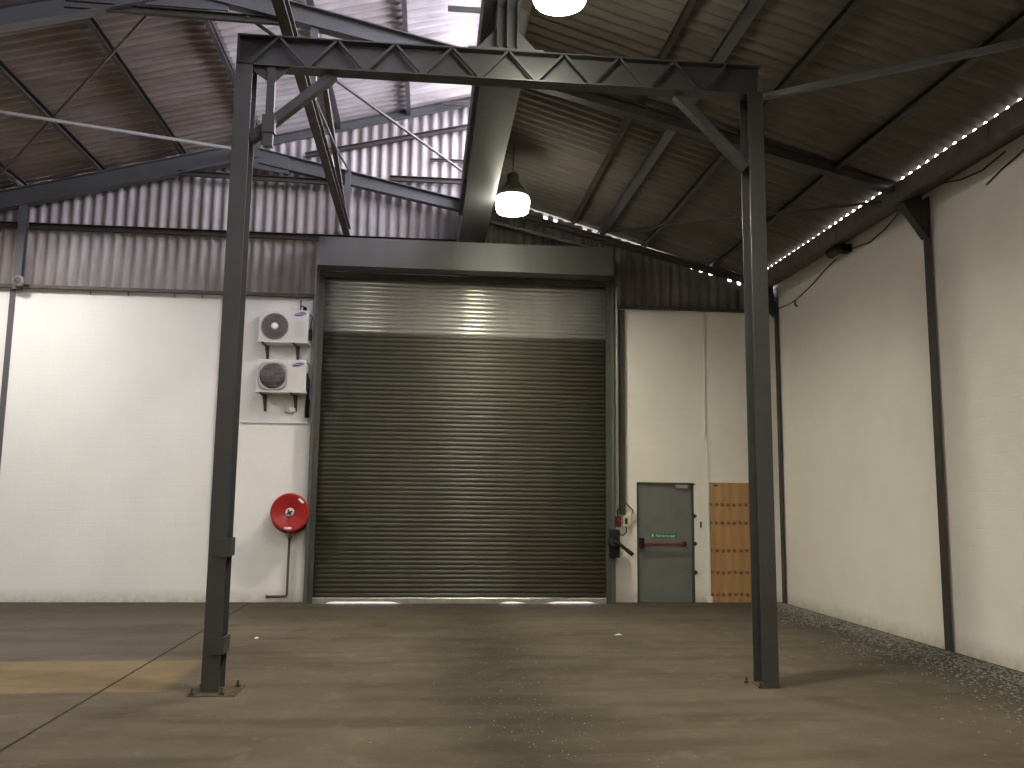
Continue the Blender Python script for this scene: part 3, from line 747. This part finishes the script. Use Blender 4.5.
# ------------------------------------------------------------------ white board with the two air conditioners
bm = B((box, -3.08, -1.975, YB-.03, YB-.001, 2.92, 5.045))
tag(obj('mounting_board', bm, M['board_white']), 'white board on the wall behind the two air conditioners', 'board')
bm = bmesh.new()
box(bm, -2.18, -2.165, YB-.045, YB-.03, 4.78, 5.03); lathe(bm, [(0, .1), (.028, .1), (.034, .06), (.03, 0), (0, 0)], (-2.09, YB-.05, 4.86), 'Y', 16)
tube(bm, [(-2.17, YB-.05, 4.9), (-2.13, YB-.06, 4.92), (-2.09, YB-.08, 4.87)], .008, 6)
tag(obj('pipe_clip', bm, M['black']), 'small black pipe clip near the top of the white board', 'clip')
YA = 14.40
def aircon(zb, hgt, label, round_grille):
    t = thing('air_conditioner', (-2.42, YA+.15, zb), label, 'air conditioner', 'air conditioners on the white board')
    xa, xb, yb = -2.79, -1.99, YA+.29
    bm = B((box, xa, xb, YA, yb, zb, zb+hgt)); obj('casing', bm, M['casing'], t, bevel=.018)
    bm = B((box, xa-.012, xb+.012, YA-.006, yb, zb-.02, zb+.012)); obj('base_tray', bm, M['casing'], t, bevel=.004)
    cx, cz = (-2.53, zb+hgt*.47)
    if round_grille:
        bm = bmesh.new(); lathe(bm, [(0, .006), (.2, .006), (.215, .02), (.222, .012), (.222, 0), (0, 0)], (cx, YA, cz), 'Y', 40); gr = obj('fan_grille', bm, M['grille'], t)
        bm = bmesh.new()
        for r in [.075+.02*i for i in range(7)]:
            lathe(bm, [(r-.004, .006), (r-.003, .016), (r+.003, .016), (r+.004, .006)], (cx, YA, cz), 'Y', 40)
        for k in range(24):
            a = 2*PI*k/24
            tube(bm, [(cx+.06*cos(a), YA-.014, cz+.06*sin(a)), (cx+.21*cos(a+.25), YA-.016, cz+.21*sin(a+.25))], .003, 4)
        obj('grille_wires', bm, M['grille'], gr)
        bm = bmesh.new(); lathe(bm, [(0, .03), (.05, .028), (.058, .02), (.058, 0), (0, 0)], (cx, YA-.002, cz), 'Y', 24); obj('hub_cap', bm, M['white_plastic'], gr)
        bm = bmesh.new()
        box(bm, -2.22, -2.04, YA-.004, YA+.01, zb+.05, zb+hgt-.16)
        sp = obj('service_panel', bm, M['casing'], t)
        bm = bmesh.new()
        for i in range(9): box(bm, -2.21+.019*i, -2.202+.019*i, YA-.009, YA-.003, zb+.07, zb+hgt-.18)
        obj('panel_ribs', bm, M['casing'], sp)
    else:
        # rounded square bezel ring with the fan showing inside
        def ringpt(r, a, e):
            c, s = cos(a), sin(a); n_ = (abs(c)**e+abs(s)**e)**(-1/e)
            return r*n_*c, r*n_*s
        bm = bmesh.new(); rings = []
        for r, h, e in ((.235, .0, 4), (.233, .012, 4), (.212, .012, 2.6), (.205, .001, 2.2)):
            rings.append([bm.verts.new((cx+ringpt(r, 2*PI*k/48, e)[0], YA-h, cz+ringpt(r, 2*PI*k/48, e)[1])) for k in range(48)])
        for a, b_ in zip(rings, rings[1:]):
            for k in range(48): bm.faces.new((a[k], a[(k+1) % 48], b_[(k+1) % 48], b_[k])).smooth = True
        gr = obj('fan_bezel', bm, M['bezel'], t)
        bm = bmesh.new(); lathe(bm, [(0, .003), (.208, .003), (.208, 0), (0, 0)], (cx, YA-.001, cz), 'Y', 40); fn = obj('fan', bm, M['fan_dark'], t)
        bm = bmesh.new()
        for i in range(21):
            u = -.2+.02*i; hh = math.sqrt(max(.0001, .206**2-u*u))
            tube(bm, [(cx+u, YA-.012, cz-hh), (cx+u, YA-.012, cz+hh)], .003, 4)
        for i in range(5):
            u = -.16+.08*i; hh = math.sqrt(.206**2-u*u); tube(bm, [(cx-hh, YA-.015, cz+u), (cx+hh, YA-.015, cz+u)], .003, 4)
        obj('guard_wires', bm, M['grille'], fn)
        bm = bmesh.new()
        for k in range(3):
            a = 2*PI*k/3+.4
            vs = [bm.verts.new((cx+r*cos(a+da), YA-.006-dy, cz+r*sin(a+da))) for r, da, dy in ((.04, -.3, 0), (.19, -.1, .0), (.2, .45, .004), (.1, .7, .004), (.04, .6, .003))]
            bm.faces.new(vs)
        obj('blades', bm, M['door_dark'], fn)
    # badge: slanting blue ellipse with white capitals
    bx, bz = (-2.125, zb+hgt-.08) if not round_grille else (-2.125, zb+hgt-.07)
    tl = math.radians(12)
    bm = bmesh.new(); vs, vb = [], []
    for k in range(32):
        a = 2*PI*k/32; u, v = .095*cos(a), .03*sin(a)
        vs.append(bm.verts.new((bx+u, YA-.006, bz+v+u*.18))); vb.append(bm.verts.new((bx+u, YA+.002, bz+v+u*.18)))
    bm.faces.new(vs)
    for k in range(32): bm.faces.new((vs[k], vb[k], vb[(k+1) % 32], vs[(k+1) % 32]))
    bd = obj('badge', bm, M['blue'], t)
    bm = text_bm('SAMSUNG', .037, lambda u, v: V(bx+u*.92, YA-.0075, bz+v+u*.06)); obj('lettering', bm, M['print_white'], bd)
    # insulated pipes and valve cover on the right side
    bm = B((box, xb, xb+.045, YA+.08, YA+.2, zb+.06, zb+.24)); obj('valve_cover', bm, M['black'], t, bevel=.008)
    bm = bmesh.new(); tube(bm, [(xb+.01, YA+.1, zb+hgt-.05), (xb+.05, YA+.1, zb+hgt-.1), (xb+.03, YA+.1, zb+.3), (xb+.035, YA+.12, zb+.2)], .012, 8); obj('wire', bm, M['dark_steel'], t)
    return t
aircon(4.245, .535, 'upper air conditioner unit with a round dark grille and pale hub', True)
aircon(3.415, .53, 'lower air conditioner unit with a rounded square fan opening', False)
def bracket(x, z, label):
    t = thing('wall_bracket', (x, YA+.15, z-.32), label, 'bracket', 'steel brackets under the air conditioners')
    bm = bmesh.new(); prism(bm, L_poly(.04, -.04, .006), (x, YB-.03, z), (x, YA-.02, z)); obj('arm', bm, M['dark_steel'], t)
    bm = B((box, x, x+.04, YB-.04, YB-.03, z-.28, z)); obj('leg', bm, M['dark_steel'], t)
    bm = bmesh.new(); prism(bm, R_poly(.03, .012), (x+.02, YB-.04, z-.26), (x+.02, YA+.08, z-.03)); obj('brace', bm, M['brown_steel'], t)
for x, z, s in ((-2.7, 4.223, 'left bracket under the upper air conditioner'), (-2.2, 4.223, 'right bracket under the upper air conditioner'), (-2.7, 3.393, 'left bracket under the lower air conditioner'), (-2.2, 3.393, 'right bracket under the lower air conditioner')):
    bracket(x, z, 'dark steel '+s)
t = thing('refrigerant_pipe', (-1.98, YB-.06, 2.6), 'black lagged pipes hanging beside the lower air conditioner, right edge of the board', 'pipe')
bm = bmesh.new(); tube(bm, [(-1.985, YB-.3, 3.72), (-1.965, YB-.28, 3.66), (-1.97, YB-.2, 3.4), (-1.98, YB-.1, 3.3), (-1.985, YB-.08, 3.1)], .026, 8); obj('lagging', bm, M['black'], t)
bm = bmesh.new(); tube(bm, [(-1.985, YB-.08, 3.32), (-1.99, YB-.07, 3.16), (-1.985, YB-.07, 3.02)], .038, 10); obj('coil', bm, M['black'], t)
t = thing('isolator_box', (-2.27, YB-.06, 3.1), 'small pale isolator box on the board below the lower air conditioner', 'switch box')
bm = B((box, -2.34, -2.18, YB-.09, YB-.03, 3.1, 3.22)); obj('case', bm, M['casing'], t, bevel=.006)
bm = B((box, -2.28, -2.24, YB-.1, YB-.089, 3.14, 3.18)); obj('switch', bm, M['print_white'], t)

# thin cables hanging on the left wall beside the portal column
bm = bmesh.new(); tube(bm, [(-3.49, YB-.02, 5.06), (-3.5, YB-.015, 3.0), (-3.46, YB-.015, .66)], .008, 6)
o = tag(obj('cable', bm, M['casing']), 'thin grey cable hanging down the white wall just left of the left portal column', 'cable', 'cables on the back wall')
bm = bmesh.new(); tube(bm, [(-3.46, YB-.02, 5.06), (-3.47, YB-.015, 3.0), (-3.445, YB-.015, .7)], .008, 6); obj('strand', bm, M['casing'], o)

# ------------------------------------------------------------------ hose reel
hr = thing('hose_reel', (-2.16, 14.55, 1.1), 'red wall-mounted fire hose reel with a white hub left of the shutter', 'hose reel')
c0 = (-2.15, YB-.06, 1.455); c1 = (-2.16, YB-.06, 1.415)
bm = bmesh.new(); lathe(bm, [(0, .30), (.09, .30), (.12, .315), (.27, .315), (.295, .325), (.308, .315), (.308, .295), (.29, .29), (.06, .285), (0, .285)], c0, 'Y', 48); fd = obj('front_disc', bm, M['red'], hr)
bm = bmesh.new(); lathe(bm, [(0, .05), (.30, .05), (.31, .04), (.31, .025), (.3, .02), (0, .02)], c1, 'Y', 48); obj('back_disc', bm, M['red'], hr)
bm = bmesh.new()
prof = [(.1, .055)]
for i in range(5):
    for k in range(5): prof.append((.275+.02*sin(PI*k/4), .058+.045*i+.045*k/4*.999))
prof.append((.1, .284)); lathe(bm, prof, c1, 'Y', 40); obj('hose', bm, M['dark_red'], hr)
bm = bmesh.new(); lathe(bm, [(0, .335), (.06, .335), (.07, .325), (.074, .30), (0, .30)], c0, 'Y', 32); hb2 = obj('hub', bm, M['casing'], fd)
bm = bmesh.new()
for a in (.5, .5+PI/2): 
    p = V(c0[0], c0[1]-.338, c0[2]); dv = V(cos(a), 0, sin(a))*.05; sv = V(-sin(a), 0, cos(a))*.012
    vs = [bm.verts.new(q) for q in (p-dv-sv, p+dv-sv, p+dv+sv, p-dv+sv)]; vt = [bm.verts.new(v.co+V(0, -.006, 0)) for v in vs]
    bm.faces.new(vt)
    for i in range(4): bm.faces.new((vs[i], vs[(i+1) % 4], vt[(i+1) % 4], vt[i]))
obj('spindle_cross', bm, M['fan_dark'], hb2)
for (u, v, w_, h_, a) in ((.175, .19, .1, .045, -.75), (-.02, -.25, .12, .035, 0.0)):
    bm = bmesh.new(); cc = V(c0[0]+u, c0[1]-.3165, c0[2]+v); e = V(cos(a), 0, sin(a)); n_ = V(-sin(a), 0, cos(a))
    vs = [bm.verts.new(cc+e*sx*w_/2+n_*sy*h_/2) for sx, sy in ((-1, -1), (1, -1), (1, 1), (-1, 1))]; bm.faces.new(vs)
    obj('sticker', bm, M['paper'], fd)
bm = B((box, c0[0]-.06, c0[0]+.06, YB-.075, YB-.001, 1.1, 1.55)); obj('wall_plate', bm, M['dark_steel'], hr, bevel=.004)
bm = bmesh.new(); tube(bm, [(-2.15, YB-.12, 1.2), (-2.155, YB-.12, 1.12), (-2.16, YB-.1, 1.05)], .03, 10); obj('valve', bm, M['brass'], hr)
bm = bmesh.new(); tube(bm, [(-2.185, YB-.05, 1.08), (-2.187, YB-.05, .14), (-2.195, YB-.05, .11), (-2.215, YB-.05, .1), (-2.5, YB-.05, .095)], .02, 10)
o = tag(obj('water_pipe', bm, M['brown_steel']), 'thin dark water pipe dropping from the red hose reel and turning left near the floor', 'pipe')
bm = bmesh.new(); tube(bm, [(-2.475, YB-.05, .095), (-2.52, YB-.05, .095)], .026, 10); obj('pipe_cap', bm, M['brown_steel'], o)

# ------------------------------------------------------------------ right wall fittings
t = thing('bulkhead_light', (6.08, 12.0, 5.3), 'dark unlit bulkhead light high on the right wall beneath the gutter', 'light')
bm = bmesh.new()
lathe(bm, [(0, .0), (.06, .0), (.075, .02), (.075, .22), (.06, .26), (0, .27)], (6.0, 12.12, 5.43), 'Y', 20)
obj('lamp_body', bm, M['dark_steel'], t)
bm = B((box, 6.04, XR-.001, 11.84, 12.0, 5.38, 5.5)); obj('wall_box', bm, M['black'], t, bevel=.01)
bm = bmesh.new(); lathe(bm, [(.0, 0), (.07, 0), (.08, .015), (.06, .03), (0, .035)], (6.0, 12.16, 5.43), 'Y', 20); obj('lens', bm, M['brown_steel'], t)
RC = 'loose cables on the right wall'
def cab(pts, lab, r=.009):
    bm = bmesh.new(); tube(bm, pts, r, 6); return tag(obj('cable', bm, M['dark_steel']), lab, 'cable', RC)
xw = XR-.015
o = cab([(xw, 14.6, 5.12), (xw, 14.1, 5.09), (xw, 13.8, 5.1), (xw, 13.2, 5.2), (xw, 12.7, 5.33), (xw, 12.3, 5.4)], 'thin cable sagging along the right wall between the far corner and the bulkhead light')
bm = bmesh.new(); tube(bm, [(xw, 13.82, 5.1), (xw-.02, 13.8, 5.03), (xw-.01, 13.74, 4.98)], .014, 6); obj('loose_end', bm, M['dark_steel'], o)
cab([(xw, 11.85, 5.42), (xw, 11.3, 5.36), (xw, 10.9, 5.42), (xw, 10.3, 5.6)], 'thin cable on the right wall between the bulkhead light and the column haunch')
cab([(xw, 9.75, 5.6), (xw, 9.5, 5.56), (xw, 9.2, 5.48), (xw, 8.8, 5.44), (xw, 8.4, 5.5)], 'thin cable on the right wall just nearer than the column, ending in mid-air')
cab([(xw, 8.74, 5.25), (xw, 8.5, 5.32), (xw, 8.1, 5.4), (xw, 7.6, 5.44)], 'short dark cable on the right wall at the edge of the view')

# ------------------------------------------------------------------ lamps
def lamp(x, y, z, label):
    t = thing('high_bay_lamp', (x, y, z-.27), label, 'lamp', 'glowing high-bay lamps along the girder')
    bm = bmesh.new(); lathe(bm, [(0.000, 0.378), (0.052, 0.378), (0.086, 0.351), (0.095, 0.225), (0.129, 0.180), (0.206, 0.090), (0.249, 0.009), (0.241, 0.000), (0.000, 0.005)], (x, y, z), 'Z', 32); obj('housing', bm, M['galv'], t)
    bm = bmesh.new(); lathe(bm, [(0.237, -0.002), (0.254, -0.054), (0.249, -0.144), (0.224, -0.221), (0.213, -0.225), (0.215, -0.216), (0.237, -0.135), (0.237, -0.054), (0.225, -0.002)], (x, y, z), 'Z', 40)
    bo = obj('bowl', bm, M['bowl_glow'], t)
    bm = bmesh.new(); lathe(bm, [(0.222, -0.113), (0.215, -0.126), (0.103, -0.135), (0.000, -0.137)], (x, y, z), 'Z', 32); obj('lens', bm, M['lamp_glow'], bo)
    bm = bmesh.new(); tube(bm, [(x, y, z+.375), (x, y, zr(x)-.03)], .01, 6); obj('suspension_rod', bm, M['dark_steel'], t)
    return t
lamp(1.19, 12.3, 6.13, 'glowing high-bay lamp hanging between the portal beam and the shutter')
lamp(1.07, 7.0, 6.24, 'glowing high-bay lamp at the top of the picture above the portal beam')

def downlight(x, y, e, col):
    l = bpy.data.lights.new('bay_light', 'AREA'); l.shape = 'DISK'; l.size = .54; l.energy = e; l.color = col
    o = bpy.data.objects.new('bay_light', l); C.objects.link(o); o.location = (x, y, 6.0); return o
downlight(-6.6, 12.3, 168, (1, .96, .88))
downlight(-6.6, 7.0, 170, (1, .95, .84))
downlight(1.0, 1.7, 250, (1, .95, .78))
downlight(1.0, -2.8, 250, (1, .95, .78))

# ------------------------------------------------------------------ loose things on the floor
bm = bmesh.new()
def pebble(bm, x, y, r, fl=.6):
    a0 = random.random()*6.28; n = 5
    ring = [bm.verts.new((x+r*random.uniform(.7, 1.1)*cos(a0+2*PI*k/n), y+r*random.uniform(.7, 1.1)*sin(a0+2*PI*k/n), r*.15)) for k in range(n)]
    topv = bm.verts.new((x+r*.2*random.uniform(-1, 1), y, r*fl)); bot = bm.verts.new((x, y, 0))
    for k in range(n): bm.faces.new((ring[k], ring[(k+1) % n], topv)); bm.faces.new((ring[(k+1) % n], ring[k], bot))
for i in range(6500):
    y = random.uniform(4.5, 14.6); wdt = .25+.055*(14.7-y)+.1*sin(y*2.1)
    x = XR-.04-abs(random.gauss(0, .6))*wdt*1.5
    pebble(bm, x, y, random.uniform(.006, .02))
tag(obj('gravel', bm, M['stone']), 'loose grey grit and gravel lying along the foot of the right wall', 'gravel', None, 'stuff')
bm = bmesh.new()
for i in range(420):
    y = random.uniform(4.6, 12.5); pebble(bm, .85+random.gauss(0, .45)+(7.5-y)*.03, y, random.uniform(.0025, .0065), .5)
for i in range(90):
    pebble(bm, random.uniform(-4, 5.2), random.uniform(4.6, 14), random.uniform(.003, .007), .5)
tag(obj('stone_chips', bm, M['chip']), 'pale stone chips scattered over the floor along the dark central track', 'debris', None, 'stuff')
def scrap(x, y, w_, h_, a, lab):
    bm = bmesh.new(); vs = []
    for u, v, z in ((-1, -1, .003), (1, -.8, .006), (.9, 1, .012), (-.8, .9, .004), (0, 0, .02)):
        vs.append(bm.verts.new((x+cos(a)*u*w_-sin(a)*v*h_, y+sin(a)*u*w_+cos(a)*v*h_, z)))
    for k in range(4): bm.faces.new((vs[k], vs[(k+1) % 4], vs[4]))
    o = tag(obj('paper_scrap', bm, M['paper']), lab, 'scrap', 'pale scraps on the floor'); solid(o, .002)
scrap(2.50, 11.2, .045, .02, .05, 'pale scrap lying on the floor in front of the grey door')
scrap(-1.98, 11.05, .025, .022, .4, 'small white scrap on the floor right of the left portal column')

# ------------------------------------------------------------------ daylight
wd = bpy.data.worlds.new('daylight'); SC.world = wd; wd.use_nodes = True
bg = wd.node_tree.nodes['Background']; bg.inputs['Color'].default_value = (.94, .92, 1, 1); bg.inputs['Strength'].default_value = 20
pl = bpy.data.lights.new('roof_window_daylight', 'AREA'); pl.shape = 'RECTANGLE'; pl.size = 1.6; pl.size_y = 19.2
pl.cycles.is_portal = True
po = bpy.data.objects.new('roof_window_daylight', pl); C.objects.link(po); po.location = (.9, 5.13, 7.98)
po.rotation_euler = (0, math.radians(90), 0)   # faces into the left bay
